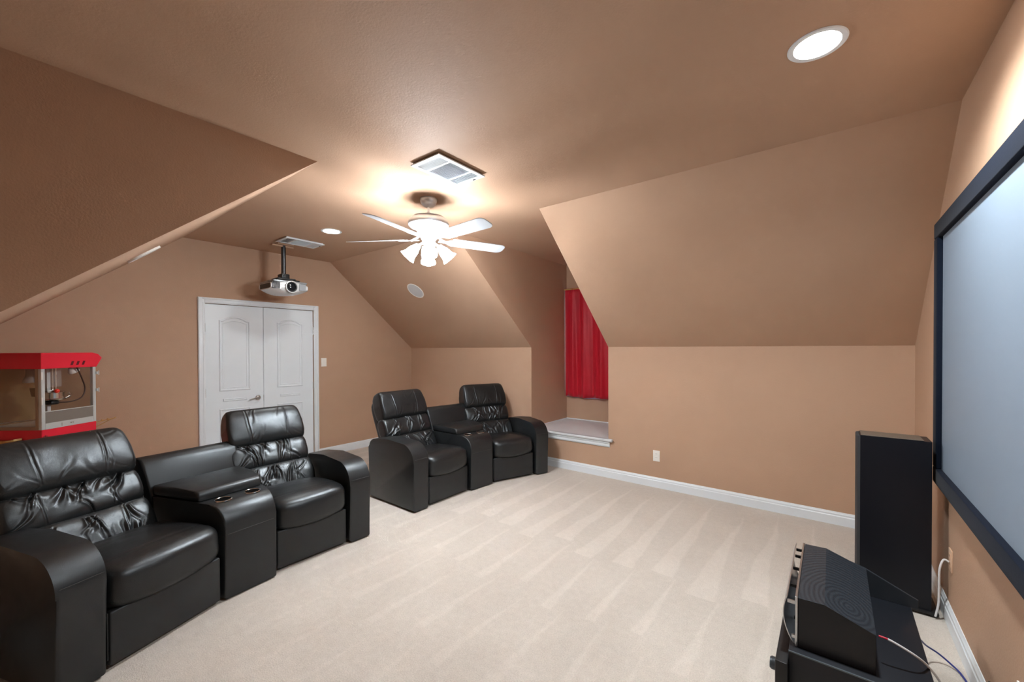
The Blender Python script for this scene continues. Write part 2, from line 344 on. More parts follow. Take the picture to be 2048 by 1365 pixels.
# doors
def doors():
    casing = bpy.data.objects.new('trim_2', None); COL.objects.link(casing); casing['kind'] = 'structure'
    c = .066
    def cas(pts3):
        pass
    for (y0, y1, z0, z1) in ((DY0-c, DY0, 0, DH+c), (DY1, DY1+c, 0, DH+c), (DY0, DY1, DH, DH+c)):
        bm = NB(); box(bm, 0, .016, y0, y1, z0, z1, .004, 2)
        if z0 > 1: box(bm, .004, .022, y0-.02, y1+.02, DH+c-.022, DH+c-.004, .004, 2); box(bm, .004, .019, y0, y1, z0+.012, z0+.022, .002, 1)
        else:
            ye = y0 if y0 < 2 else y1; s = 1 if y0 < 2 else -1
            box(bm, .004, .022, min(ye+s*.004, ye+s*.022), max(ye+s*.004, ye+s*.022), 0, DH+c-.004, .004, 2)
            yi = y1 if y0 < 2 else y0
            box(bm, .004, .019, min(yi-s*.012, yi-s*.022), max(yi-s*.012, yi-s*.022), 0, DH+.012, .002, 1)
        obj('casing_board', bm, WHITE, casing, 30)
    bm = NB(); box(bm, -.1, 0, DY0-.001, DY0+.0, 0, DH)
    bm.free()
    YM = 2.1305
    def moulding(bm, y0, y1, z0, z1, arch=0, w=.022, h=.009):
        # raised frame ring following a rectangle with optional arched head
        def loop(ins):
            a, b, c_, d = y0+ins, y1-ins, z0+ins, z1-ins; pts = [(a, c_), (b, c_)]
            N = 14 if arch else 1
            for i in range(N+1):
                t = i/N if N > 1 else i; y = b+(a-b)*t
                if arch:
                    tt = (t-.5)/.5; flat = .16
                    zz = d-arch+ (arch*(1-min(1, abs(tt)/.86)**2))
                else: zz = d
                pts.append((y, zz))
            return pts
        L0, L1, L2, L3 = loop(0), loop(w*.3), loop(w*.65), loop(w)
        rings = []
        for lp, x in ((L0, 0), (L1, h), (L2, h), (L3, 0)): rings.append([bm.verts.new((x, p[0], p[1])) for p in lp])
        n = len(L0)
        for a, b in zip(rings, rings[1:]):
            for i in range(n): bm.faces.new((a[i], a[(i+1) % n], b[(i+1) % n], b[i]))
        return bm
    for k, (y0, y1, pa, pb) in enumerate(((DY0+.003, YM-.0015, 1.655, 1.982), (YM+.0015, DY1-.003, 2.290, 2.618))):
        d = bpy.data.objects.new('door_%d' % (k+1), None); COL.objects.link(d); d.location = (-.012, 0, 0); d['kind'] = 'structure'
        bm = NB(); box(bm, -.035, 0, y0, y1, .008, DH-.004, .002, 1); obj('door_leaf', bm, DOORM, d, 30)
        for (za, zb, ar, ya, yb) in ((1.009, 1.895, .045, pa, pb), (.885, .922, 0, pa+.035, pb-.035), (.2, .80, 0, pa, pb)):
            bm = NB(); moulding(bm, ya, yb, za, zb, ar)
            if zb-za > .1:
                i = .035; 
                moulding(bm, ya+i, yb-i, za+i, zb-i-ar*.3, ar*.6, .010, .003)
            obj('panel_moulding', bm, DOORM, d, 25)
        hy = y0-.001 if k == 0 else y1+.001
        for hz in (1.755, 1.0, .22):
            bm = NB(); cyl(bm, (.004, hy, hz-.05), .006, .1, 'z', 10); obj('hinge', bm, NICK, d)
        if k == 0:
            bm = NB(); lathe(bm, [(0, 0), (.031, 0), (.031, .004), (.024, .012), (.012, .016), (.011, .045), (0, .045)], 24, Matrix.Translation((0, 2.063, .90)) @ Matrix.Rotation(pi/2, 4, 'Y'))
            h = obj('door_handle', bm, NICK, d)
            bm = NB(); tube(bm, spline([(.045, 2.066, .90), (.05, 2.04, .903), (.052, 2.0, .90), (.05, 1.955, .887)]), .0075, 10); obj('lever', bm, NICK, h)
            bm = NB(); box(bm, -.002, .002, y1-.003, y1+.001, .86, .93); obj('latch_plate', bm, NICK, d)
doors()
# opening jambs closed behind the doors
bm = NB(); box(bm, -.12, -.1, DY0-.1, DY1+.1, 0, DH+.1); struct('trim_3', bm, WHITE)

# ------------------------------------------------------------------ ceiling fittings
FX, FY = 3.016, 2.241
def fan():
    t = thing('ceiling_fan', 'white five-blade ceiling fan with four lit tulip shades', 'ceiling fan', (FX, FY, 2.741))
    bm = NB(); lathe(bm, [(0, 0), (.068, 0), (.07, -.012), (.062, -.04), (.045, -.06), (.02, -.07), (0, -.07)], 32); obj('canopy', bm, FANG, t)
    bm = NB(); cyl(bm, (0, 0, -.15), .0115, .09, 'z', 14); lathe(bm, [(0, -.115), (.02, -.115), (.024, -.13), (.02, -.142), (0, -.142)], 20); obj('downrod', bm, FANG, t)
    bm = NB(); lathe(bm, [(0, -.138), (.035, -.14), (.09, -.146), (.135, -.160), (.158, -.182), (.166, -.208), (.164, -.222), (.150, -.236), (.125, -.246), (.1, -.25), (0, -.25)], 48)
    mh = obj('motor_housing', bm, FANG, t)
    bm = NB(); lathe(bm, [(0, -.248), (.095, -.249), (.097, -.262), (.085, -.285), (.07, -.294), (0, -.294)], 40)
    for i in range(36):
        a = 2*pi*i/36; c = Vector((cos(a)*.0955, sin(a)*.0955, 0)); tube(bm, [c+Vector((0, 0, -.252)), c*.94+Vector((0, 0, -.276))], .003, 5)
    obj('vent_collar', bm, FANW, mh)
    bm = NB(); lathe(bm, [(0, -.294), (.058, -.296), (.064, -.305), (.062, -.335), (.05, -.352), (.058, -.362), (.05, -.378), (.02, -.392), (0, -.394)], 36); obj('switch_housing', bm, FANW, t)
    # blades
    for k in range(5):
        a = radians(-4+72*k); R = Matrix.Rotation(a, 4, 'Z')
        T = R @ Matrix.Translation((0, 0, -.334)) @ Matrix.Rotation(radians(-15), 4, 'X')
        r0, r1, w0, w1 = .20, .70, .058, .069; pts = []
        for i in range(9): u = i/8; pts.append((r0+(r1-.05-r0)*u, w0+(w1-w0)*u))
        for i in range(1, 8): an = pi/2*(1-i/8); pts.append((r1-.05+.05*cos(an), w1-.045+.045*sin(an)))
        out = pts+[(r1, 0)]+[(x, -y) for x, y in pts[::-1]]
        bm = NB(); prism(bm, out, 'z', -.003, .003, .0012, 1); bmesh.ops.transform(bm, matrix=T, verts=bm.verts[:]); b = obj('fan_blade', bm, FANW, t, 30)
        # blade iron
        bm = NB()
        o2 = [(.085, .014), (.13, .012), (.16, .018), (.19, .040), (.225, .046), (.25, .030), (.262, .0)]
        prism(bm, o2+[(x, -y) for x, y in o2[-2::-1]], 'z', -.0085, -.0035, .0015, 1)
        bmesh.ops.transform(bm, matrix=T, verts=bm.verts[:])
        tube(bm, [R @ Vector((.07, 0, -.29)), R @ Vector((.10, 0, -.320)), R @ Vector((.15, 0, -.340))], .009, 8)
        bi = obj('blade_bracket', bm, FANW, b, 30)
        bm = NB()
        for sx, sy in ((.205, .024), (.205, -.024), (.24, 0)): cyl(bm, (sx, sy, -.0115), .0045, .003, 'z', 8)
        bmesh.ops.transform(bm, matrix=T, verts=bm.verts[:]); stuff(obj('screws', bm, NICK, b))
    # arms and shades
    for k in range(4):
        a = radians(-39+90*k); R = Matrix.Rotation(a, 4, 'Z')
        bm = NB(); tube(bm, [R @ Vector(p) for p in spline([(.03, 0, -.365), (.055, 0, -.372), (.078, 0, -.385), (.092, 0, -.40)])], .010, 10)
        ar = obj('light_arm', bm, FANW, t)
        A = R @ Matrix.Translation((.084, 0, -.388)) @ Matrix.Rotation(radians(180-42), 4, 'Y')
        bm = NB(); lathe(bm, [(0, -.004), (.022, -.004), (.027, .006), (.027, .022), (0, .022)], 24, A); obj('shade_fitter', bm, FANW, ar)
        prof = [(.024, .012), (.030, .025), (.039, .045), (.044, .07), (.046, .095), (.053, .115), (.064, .133), (.0625, .134), (.051, .116), (.044, .095), (.041, .07), (.036, .045), (.026, .02), (0, .015)]
        bm = NB(); lathe(bm, prof, 36, A, fl=lambda i, s, z: (.05*cos(6*2*pi*i/s))*max(0, (z-.09)/.045)); obj('glass_shade', bm, SHADE, ar)
    bm = NB(); tube(bm, [(.05, -.03, -.34), (.052, -.032, -.5)], .0012, 5); tube(bm, [(.052, -.032, -.5), (.052, -.032, -.525)], .004, 6); obj('pull_chain', bm, FANW, t)
fan()

def downlight(x, y, label, watt, z=HC):
    t = thing('recessed_light', label, 'recessed light', (x, y, z), group='recessed can lights in the flat ceiling')
    bm = NB(); lathe(bm, [(.078, .0), (.080, -.004), (.098, -.005), (.102, -.0015), (.102, 0)], 48); obj('trim_ring', bm, WHITE, t)
    bm = NB(); lathe(bm, [(0, -.0035), (.06, -.0035), (.079, -.001)], 40); obj('lamp_lens', bm, CANG, t)
    can_light(x, y, z-.02, watt)
downlight(5.587, 2.094, 'lit recessed can light in the flat ceiling beside the projection screen', 36)
downlight(1.497, 2.222, 'lit recessed can light in the flat ceiling between the fan and the projector', 4)

def ceiling_speaker(x, y, z, nsign, label):
    ang = atan2(HC-HK, W_-YS) if nsign > 0 else atan2(.811, 1)
    t = thing('ceiling_speaker', label, 'ceiling speaker', (x, y, z), group='round in-ceiling speakers in the slopes')
    t.rotation_euler = (-nsign*ang, 0, 0)
    bm = NB(); lathe(bm, [(.112, 0), (.113, -.004), (.124, -.005), (.127, -.002), (.127, .012)], 48); obj('rim', bm, PLATE, t)
    bm = NB(); lathe(bm, [(0, -.006), (.06, -.0055), (.112, -.003)], 48); obj('grille', bm, GREYW, t)
ceiling_speaker(1.229, 3.535, HC-(3.535-YS)*(HC-HK)/(W_-YS), 1, 'round white speaker grille in the far sloped ceiling')
ceiling_speaker(1.229, .785, 2.277, -1, 'round speaker grille at the edge of the near sloped ceiling')

def vent(x0, x1, y0, y1, label, big, fl=1):
    cx, cy = (x0+x1)/2, (y0+y1)/2; hx, hy = (x1-x0)/2, (y1-y0)/2
    t = thing('ceiling_vent', label, 'air vent', (cx, cy, HC), group='white ceiling registers')
    bm = NB(); box(bm, -hx+.012, hx-.012, -hy+.012, hy-.012, -.012, 0); obj('gasket', bm, mat('brown_gasket_shade', lin(120, 88, 66), .8) if big else VENTD, t, 0)  # the big register's brown gasket also stands in for its shadow gap
    bw = .028; z0, z1 = -.020, -.012
    bm = NB()
    for a in ((-hx, hx, -hy, -hy+bw), (-hx, hx, hy-bw, hy), (-hx, -hx+bw, -hy+bw, hy-bw), (hx-bw, hx, -hy+bw, hy-bw)): box(bm, *a, z0, z1)
    ys = (-hy+bw, -hy+bw+(2*hy-2*bw)*.24, -hy+bw+(2*hy-2*bw)*.76, hy-bw)
    for yy in ys[1:3]: box(bm, -hx+bw, hx-bw, yy-.008, yy+.008, z0, z1)
    fr = obj('vent_frame', bm, WHITE, t, 0)
    bm = NB(); box(bm, -hx+bw-.004, hx-bw+.004, -hy+bw-.004, hy-bw+.004, -.0125, -.0115); obj('damper', bm, VENTD, t, 0)
    for s in range(3):
        a, b = ys[s]+.009*(s > 0), ys[s+1]-.009*(s < 2)
        if s == 1:
            n = 16
            for i in range(n):
                x = -hx+bw+(2*hx-2*bw)*(i+.5)/n
                bm = NB(); prism(bm, [(x-.004, -.013), (x-.0025, -.013), (x+.004, -.019), (x+.0025, -.019)], 'y', a, b); obj('slat', bm, WHITE, t, 0)
        else:
            n = max(4, int((b-a)/.013)); d = fl if s == 0 else -fl
            for i in range(n):
                y = a+(b-a)*(i+.5)/n
                bm = NB(); prism(bm, [(y-.004*d, -.013), (y-.0025*d, -.013), (y+.004*d, -.019), (y+.0025*d, -.019)], 'x', -hx+bw, hx-bw); obj('slat', bm, WHITE, t, 0)
    bm = NB(); box(bm, .035, .06, hy-.017, hy-.012, -.026, -.02); obj('damper_lever', bm, BLACKM, t, 0)
vent(3.425, 3.70, 1.74, 2.172, 'large white ceiling register between the fan and the camera', True)
vent(.685, .955, 2.0, 2.43, 'white ceiling register beside the projector mount', False, -1)

def projector():
    t = thing('projector', 'silver projector hanging upside down on a dark pole above the double door', 'projector', (.52, 2.155, HC))
    bm = NB(); box(bm, -.075, .075, -.09, .09, -.012, 0, .003, 1); box(bm, -.02, .02, -.13, .11, -.03, -.012, .003, 1); obj('ceiling_plate', bm, PAINT, t)
    bm = NB(); cyl(bm, (0, 0, -.40), .025, .39, 'z', 24); obj('pole', bm, mat('dark_steel', (.09, .10, .11, 1), .3, .9), t)
    bm = NB(); box(bm, -.06, .06, -.045, .045, -.405, -.35, .008, 2); box(bm, -.09, .09, -.10, .10, -.425, -.405, .004, 1)
    cyl(bm, (.062, -.02, -.375), .01, .012, 'x', 12)
    for sx in (-1, 1):
        for sy in (-1, 1): tube(bm, [(sx*.05, sy*.05, -.415), (sx*.12, sy*.13, -.432)], .008, 6)
    obj('mount_head', bm, BLACKM, t)
    # body: lens-shaped section tapering to the sides
    zc = -.517; bm = NB(); nx = 28; rows = []
    for i in range(nx+1):
        s = -1+2*i/nx; y = .205*s
        hh = .088*(1-.62*abs(s)**2.2); up_ = .082*(1-.50*abs(s)**2.0); xf = .20-.035*s*s; xb = -.20+.03*s*s
        ring = [(xb, up_*.5), (xb+.03, up_*.85), (0, up_), (xf-.05, up_*.95), (xf-.012, up_*.78), (xf, up_*.55), (xf, -hh*.45), (xf-.02, -hh*.75), (xf-.07, -hh*.95), (0, -hh), (xb+.05, -hh*.9), (xb, -hh*.45)]
        rows.append([bm.verts.new((x, y, zc+z)) for x, z in ring])
    for a, b in zip(rows, rows[1:]):
        for i in range(12): bm.faces.new((a[i], a[(i+1) % 12], b[(i+1) % 12], b[i]))
    bm.faces.new(rows[0]); bm.faces.new(rows[-1][::-1])
    body = obj('body', bm, PROJS, t, 40)
    bm = NB(); box(bm, -.20, .19, -.19, .19, zc+.045, zc+.072, .02, 2); obj('top_cover', bm, PROJG, body)
    # side vents, near left
    bm = NB()
    for i in range(7):
        yy = -.125-.011*i; bmx = .205-.035*(yy/.205)**2; box(bm, bmx-.02, bmx+.003, yy-.003, yy+.003, zc-.03, zc+.042)
    obj('exhaust_grille', bm, mat('grille_dark', (.08, .08, .085, 1), .4, .4), body, 0)
    bm = NB(); box(bm, -.13, .14, -.2075, -.199, zc-.022, zc+.032); obj('side_vent', bm, BLACKM, body, 0)
    ly = 0.0
    A = Matrix.Translation((.197, ly, zc-.002)) @ Matrix.Rotation(pi/2, 4, 'Y') @ Matrix.Diagonal((1.08, 1.08, 1, 1))
    bm = NB(); lathe(bm, [(.062, 0), (.066, .012), (.064, .022), (.058, .024), (.054, .02), (.054, 0)], 40, A); obj('lens_ring', bm, PROJS, body)
    bm = NB(); lathe(bm, [(.054, 0), (.053, .022), (.044, .021), (.040, .008), (0, .004)], 40, A); lr = obj('lens_barrel', bm, BLACKM, body)
    bm = NB(); lathe(bm, [(0, .019), (.015, .018), (.03, .013), (.040, .009)], 32, A); obj('lens', bm, LENS, body)
    bm = NB(); box(bm, .198, .2015, .088, .165, zc-.035, zc+.045, .003, 1); obj('control_panel', bm, PROJG, body)
    bm = NB(); tube(bm, spline([(0, .022, -.37), (.02, .05, -.40), (.03, .12, -.43), (.03, .19, -.455), (.02, .225, -.49), (-.02, .20, -.505), (-.06, .16, -.50)]), .006, 8); obj('power_cable', bm, CABK, t)
projector()

# ------------------------------------------------------------------ curtain
def curtain():
    t = thing('curtain', 'red satin curtain covering the dormer window', 'curtain', (0, 5.275, 0))
    bm = NB(); x0, x1 = XD1+.014, XD2-.02; z0, z1 = .792, 2.385; nx, nz = 160, 24; g = []
    for j in range(nz+1):
        v = j/nz; row = []
        for i in range(nx+1):
            u = i/nx; x = x0+(x1-x0)*u
            A = .008+.014*(1-v)
            y = A*sin(u*2*pi*5.2+1.1*sin(u*7)+.5*(1-v))+.25*A*sin(u*2*pi*12+2*v+sin(u*5))
            if v > .95: y *= .5; y += .003*sin(u*2*pi*40)
            z = z0+(z1-z0)*v+(.006*sin(u*14+1) if j == 0 else 0)
            row.append(bm.verts.new((x, y, z)))
        g.append(row)
    for a, b in zip(g, g[1:]):
        for i in range(nx): bm.faces.new((a[i], a[i+1], b[i+1], b[i]))
    c = obj('cloth', bm, CURT, t, 180)
    md = c.modifiers.new('thick', 'SOLIDIFY'); md.thickness = .002
    bm = NB(); cyl(bm, (XD1, 0, 2.372), .008, XD2-XD1, 'x', 12); obj('curtain_rod', bm, WOODB, t)
    bm = NB(); n = 60; A_ = []; B_ = []
    for i in range(n+1):
        u = i/n; x = x0+(x1-x0)*u; y = .034+.006*sin(u*2*pi*5.2+.9)
        z = .782+.006*sin(u*11+1)
        A_.append(bm.verts.new((x, y, z))); B_.append(bm.verts.new((x, y, .83)))
    for i in range(n): bm.faces.new((A_[i], A_[i+1], B_[i+1], B_[i]))
    l = obj('hem_light_leak', bm, mat('lilac_light_leak', lin(196, 180, 214), .7), t, 180); l.modifiers.new('thick', 'SOLIDIFY').thickness = .002  # lilac strip: window light leaking under the hem, put into its colour
curtain()

# ------------------------------------------------------------------ screen
def screen():
    y1, y0, z0, z1 = 3.36, .87, .731, 2.209; xf, bw = 6.100, .088
    t = thing('projection_screen', 'large grey projection screen in a dark velvet frame on the right wall', 'projection screen', (L_, (y0+y1)/2, (z0+z1)/2))
    ox, oy, oz = t.location
    def B(a, b, c, d, e, f, bev=0): return box(NB(), a-ox, b-ox, c-oy, d-oy, e-oz, f-oz, bev, 3)
    obj('frame_rail', B(xf, L_-.012, y0, y1, z0, z0+bw, .006), VELV, t); obj('frame_rail', B(xf, L_-.012, y0, y1, z1-bw, z1, .006), VELV, t)
    obj('frame_stile', B(xf, L_-.012, y0, y0+bw, z0+bw, z1-bw, .006), VELV, t); obj('frame_stile', B(xf, L_-.012, y1-bw, y1, z0+bw, z1-bw, .006), VELV, t)
    obj('screen_surface', B(xf+.024, xf+.027, y0+bw-.01, y1-bw+.01, z0+bw-.01, z1-bw+.01), SCRN, t, 0)
screen()

# ------------------------------------------------------------------ speakers and box on the right
def tower():
    t = thing('tower_speaker', 'tall black floor-standing speaker in the corner by the screen', 'speaker', (5.92, 3.31, 0))
    x0, x1, y0, y1 = -.145, .16, -.09, .09
    bm = NB(); prism(bm, [(x0, y0), (x1, y0), (x1, y1), (x0, y1)], 'z', .03, .975, .0); obj('cabinet', bm, GLOSSB, t, 0)
    bm = NB(); prism(bm, [(x0, y0), (x0, y1), (x0-.012, y1-.006), (x0-.018, y1-.03), (x0-.018, y0+.03), (x0-.012, y0+.006)], 'z', .06, .972, .003, 1); gr = obj('grille', bm, mat('grille_cloth', (.03, .031, .034, 1), .85, bump=.3, bscale=600), t, 30)
    bm = NB(); box(bm, x0+.004, x1-.03, y0+.004, y1-.004, .975, .979, .002, 1); obj('top_panel', bm, mat('grey_brown_top', lin(96, 88, 78), .35), t)  # top panel in a paler grey-brown than the cabinet
    bm = NB(); box(bm, x0-.01, x1+.03, y0-.012, y1+.012, .012, .03, .006, 2); p = obj('plinth', bm, BLACKM, t)
    for sx in (x0+.02, x1+.01):
        for sy in (y0+.01, y1-.01): bm = NB(); lathe(bm, [(0, 0), (.012, .001), (.018, .006), (.018, .02), (0, .02)], 16, Matrix.Translation((sx, sy, 0))); obj('foot', bm, BLACKM, t)
tower()

def center():
    t = thing('center_speaker', 'black centre speaker with wood-grain top and curved silver grille on the black box', 'speaker', (5.535, 2.275, .30))
    hw = .285
    bm = NB(); prism(bm, [(0, 0), (0, .20), (.085, .203), (.235, .148), (.235, 0)], 'y', -hw, hw, .0015, 1); cb = obj('cabinet', bm, DARKW, t, 20)
    cb.data.materials.append(GRAIN)
    for f in cb.data.polygons:
        if f.normal.z > .3: f.material_index = 1
    bm = NB(); prism(bm, [(.10, .0), (.10, .165), (.235, .128), (.420, .040), (.420, .0)], 'y', .337, .349, .001, 1); box(bm, .10, .23, .284, .338, .0, .02); obj('end_panel', bm, mat('blue_black_panel', (.022, .028, .036, 1), .5), t, 20)
    bm = NB(); box(bm, -.010, -.001, -hw-.003, hw+.003, -.0+.001, .203, .002, 1); bf = obj('baffle', bm, SILV, t)
    # bowed grille bar
    bm = NB(); N = 20; oc = []; ic = []
    for i in range(N+1):
        s = i/N; z = .01+.183*s; d = .012+.036*max(0, sin(pi*s*.80))**.8
        oc.append((-d-.0035, z)); ic.append((-d, z))
    prism(bm, oc+ic[::-1], 'y', -hw, hw-.005); obj('curved_grille', bm, SILV, t, 40)
    for yy in (-.28, -.14, .03, .17, .25):
        for za in (.168, .03): bm = NB(); box(bm, -.036 if za > .1 else -.022, -.009, yy-.004, yy+.004, za, za+.012); obj('grille_peg', bm, BLACKM if yy > -.2 else SILV, t, 0)
    for yy in (-.16, .16):
        bm = NB(); lathe(bm, [(.07, 0), (.068, .006), (.055, -.01), (.02, -.018), (0, -.01)], 28, Matrix.Translation((-.008, yy, .1)) @ Matrix.Rotation(-pi/2, 4, 'Y')); obj('driver', bm, BLACKM, t)
center()

def subbox():
    t = thing('equipment_box', 'black box on the floor under the centre speaker with a round front knob', 'subwoofer', (5.494, 1.95, 0))
    X, Y, Z = .438, .683, .30
    bm = NB(); box(bm, .012, X, 0, Y, .014, Z, .004, 2); obj('cabinet', bm, DARKW, t)
    bm = NB(); box(bm, -.03, .0115, -.04, Y-.01, .03, Z-.035, .004, 2); f = obj('front_panel', bm, BLACKM, t)
    bm = NB(); lathe(bm, [(0, 0), (.024, 0), (.024, .016), (.02, .022), (0, .022)], 24, Matrix.Translation((-.03, .02, .21)) @ Matrix.Rotation(-pi/2, 4, 'Y')); obj('knob', bm, mat('dark_knob', (.06, .07, .08, 1), .35, .6), f)
    bm = NB(); box(bm, .012, X-.02, -.003, .001, Z-.005, Z-.0005); obj('edge_trim', bm, mat('edge_grey', (.12, .15, .17, 1), .35, .3), t, 0)
    for sx in (.04, X-.04):
        for sy in (.04, Y-.04): bm = NB(); cyl(bm, (sx, sy, 0), .018, .014, 'z', 14); obj('foot', bm, BLACKM, t)
    bm = NB(); box(bm, X, X+.02, .52, .535, .12, .132); obj('terminal', bm, SILV, t, 0)
subbox()

# ------------------------------------------------------------------ cables and wall plates
def cable(name, pts, r, m, label):
    bm = NB(); tube(bm, spline(pts), r, 8); return tag(obj(name, bm, m), label, 'cable')
wc = thing('speaker_cable', 'white cable with a red end lying over the black box', 'cable', (0, 0, 0))
P = [(5.783, 2.085, .40), (5.82, 2.085, .395), (5.893, 2.105, .355), (5.941, 2.18, .28), (5.979, 2.26, .19), (6.02, 2.28, .08), (6.045, 2.2, .012), (6.06, 2.1, .006), (6.07, 1.9, .006)]
sp_ = spline(P)
bm = NB(); tube(bm, sp_[6:], .0042, 8); obj('cable_jacket', bm, CABW, wc)
bm = NB(); tube(bm, sp_[:7], .0035, 8); obj('red_sleeve', bm, CABR, wc)
cable('speaker_cable', [(5.936, 2.5, .20), (5.96, 2.62, .16), (5.995, 2.72, .09), (6.04, 2.76, .05), (6.08, 2.76, .02), (6.11, 2.72, .006), (6.12, 2.6, .006), (6.118, 2.2, .006)], .004, CABB, 'thin blue cable curving from the black box to the right baseboard')
cable('speaker_cable', [(5.94, 2.44, .08), (5.955, 2.46, .03), (5.98, 2.47, .006), (6.01, 2.46, .006), (6.05, 2.44, .006), (6.095, 2.40, .006), (6.10, 1.9, .006)], .0045, BLACKM, 'black cable on the carpet beside the black box')

def wall_plate(name, loc, rz, label, cat, kind='outlet', m=None, w=.072, h=.116):
    m = m or PLATE
    t = thing(name, label, cat, loc, rz)      # plate faces local -y
    bm = NB(); box(bm, -w/2, w/2, -.006, 0, -h/2, h/2, .002, 2); obj('plate', bm, m, t)
    if kind == 'outlet':
        for s in (-1, 1):
            bm = NB(); box(bm, -.016, .016, -.008, -.006, s*.021-.014, s*.021+.014, .001, 1); so = obj('socket', bm, m, t)
            bm = NB(); box(bm, -.008, -.006, -.0085, -.008, s*.021-.002, s*.021+.007); box(bm, .006, .008, -.0085, -.008, s*.021-.002, s*.021+.007); obj('slots', bm, BLACKM, so, 0)
    else:
        bm = NB(); prism(bm, [(-.006, -.034), (-.012, .034), (-.0065, .034), (-.006, .034)][:3], 'x', -.016, .016); obj('rocker', bm, m, t, 0)
    return t
wall_plate('wall_outlet', (4.153, W_, .34), 0, 'white power outlet low on the far wall below the slope', 'outlet')
wall_plate('light_switch', (0, 2.90, 1.318), pi/2, 'white rocker light switch right of the double door', 'light switch', 'switch', w=.076, h=.118)
po = wall_plate('wall_outlet', (L_, 3.17, .358), -pi/2, 'power outlet on the right wall behind the tall speaker', 'outlet', m=PLATELIT)
wall_plate('wall_outlet', (L_, 2.13, .30), -pi/2, 'white outlet low on the right wall at the picture corner', 'outlet')
bm = NB(); tube(bm, spline([(0, -.010, -.01), (0, -.03, -.006), (.005, -.045, -.06), (-.005, -.045, -.158), (-.02, -.045, -.258), (-.03, -.055, -.34)]), .005, 8)
obj('power_cord', bm, CABW, po)
def plug():
    t = thing('power_adapter', 'black plug-in power adapter low on the right wall', 'power adapter', (L_, 2.27, .20), -pi/2)
    bm = NB(); box(bm, -.06, .06, -.035, -.001, -.03, .03, .005, 2); obj('housing', bm, BLACKM, t)
    bm = NB(); tube(bm, [(-.06, -.018, 0), (-.10, -.02, 0), (-.13, -.02, -.01)], [.012, .008, .004], 10); obj('strain_relief', bm, BLACKM, t)
plug()

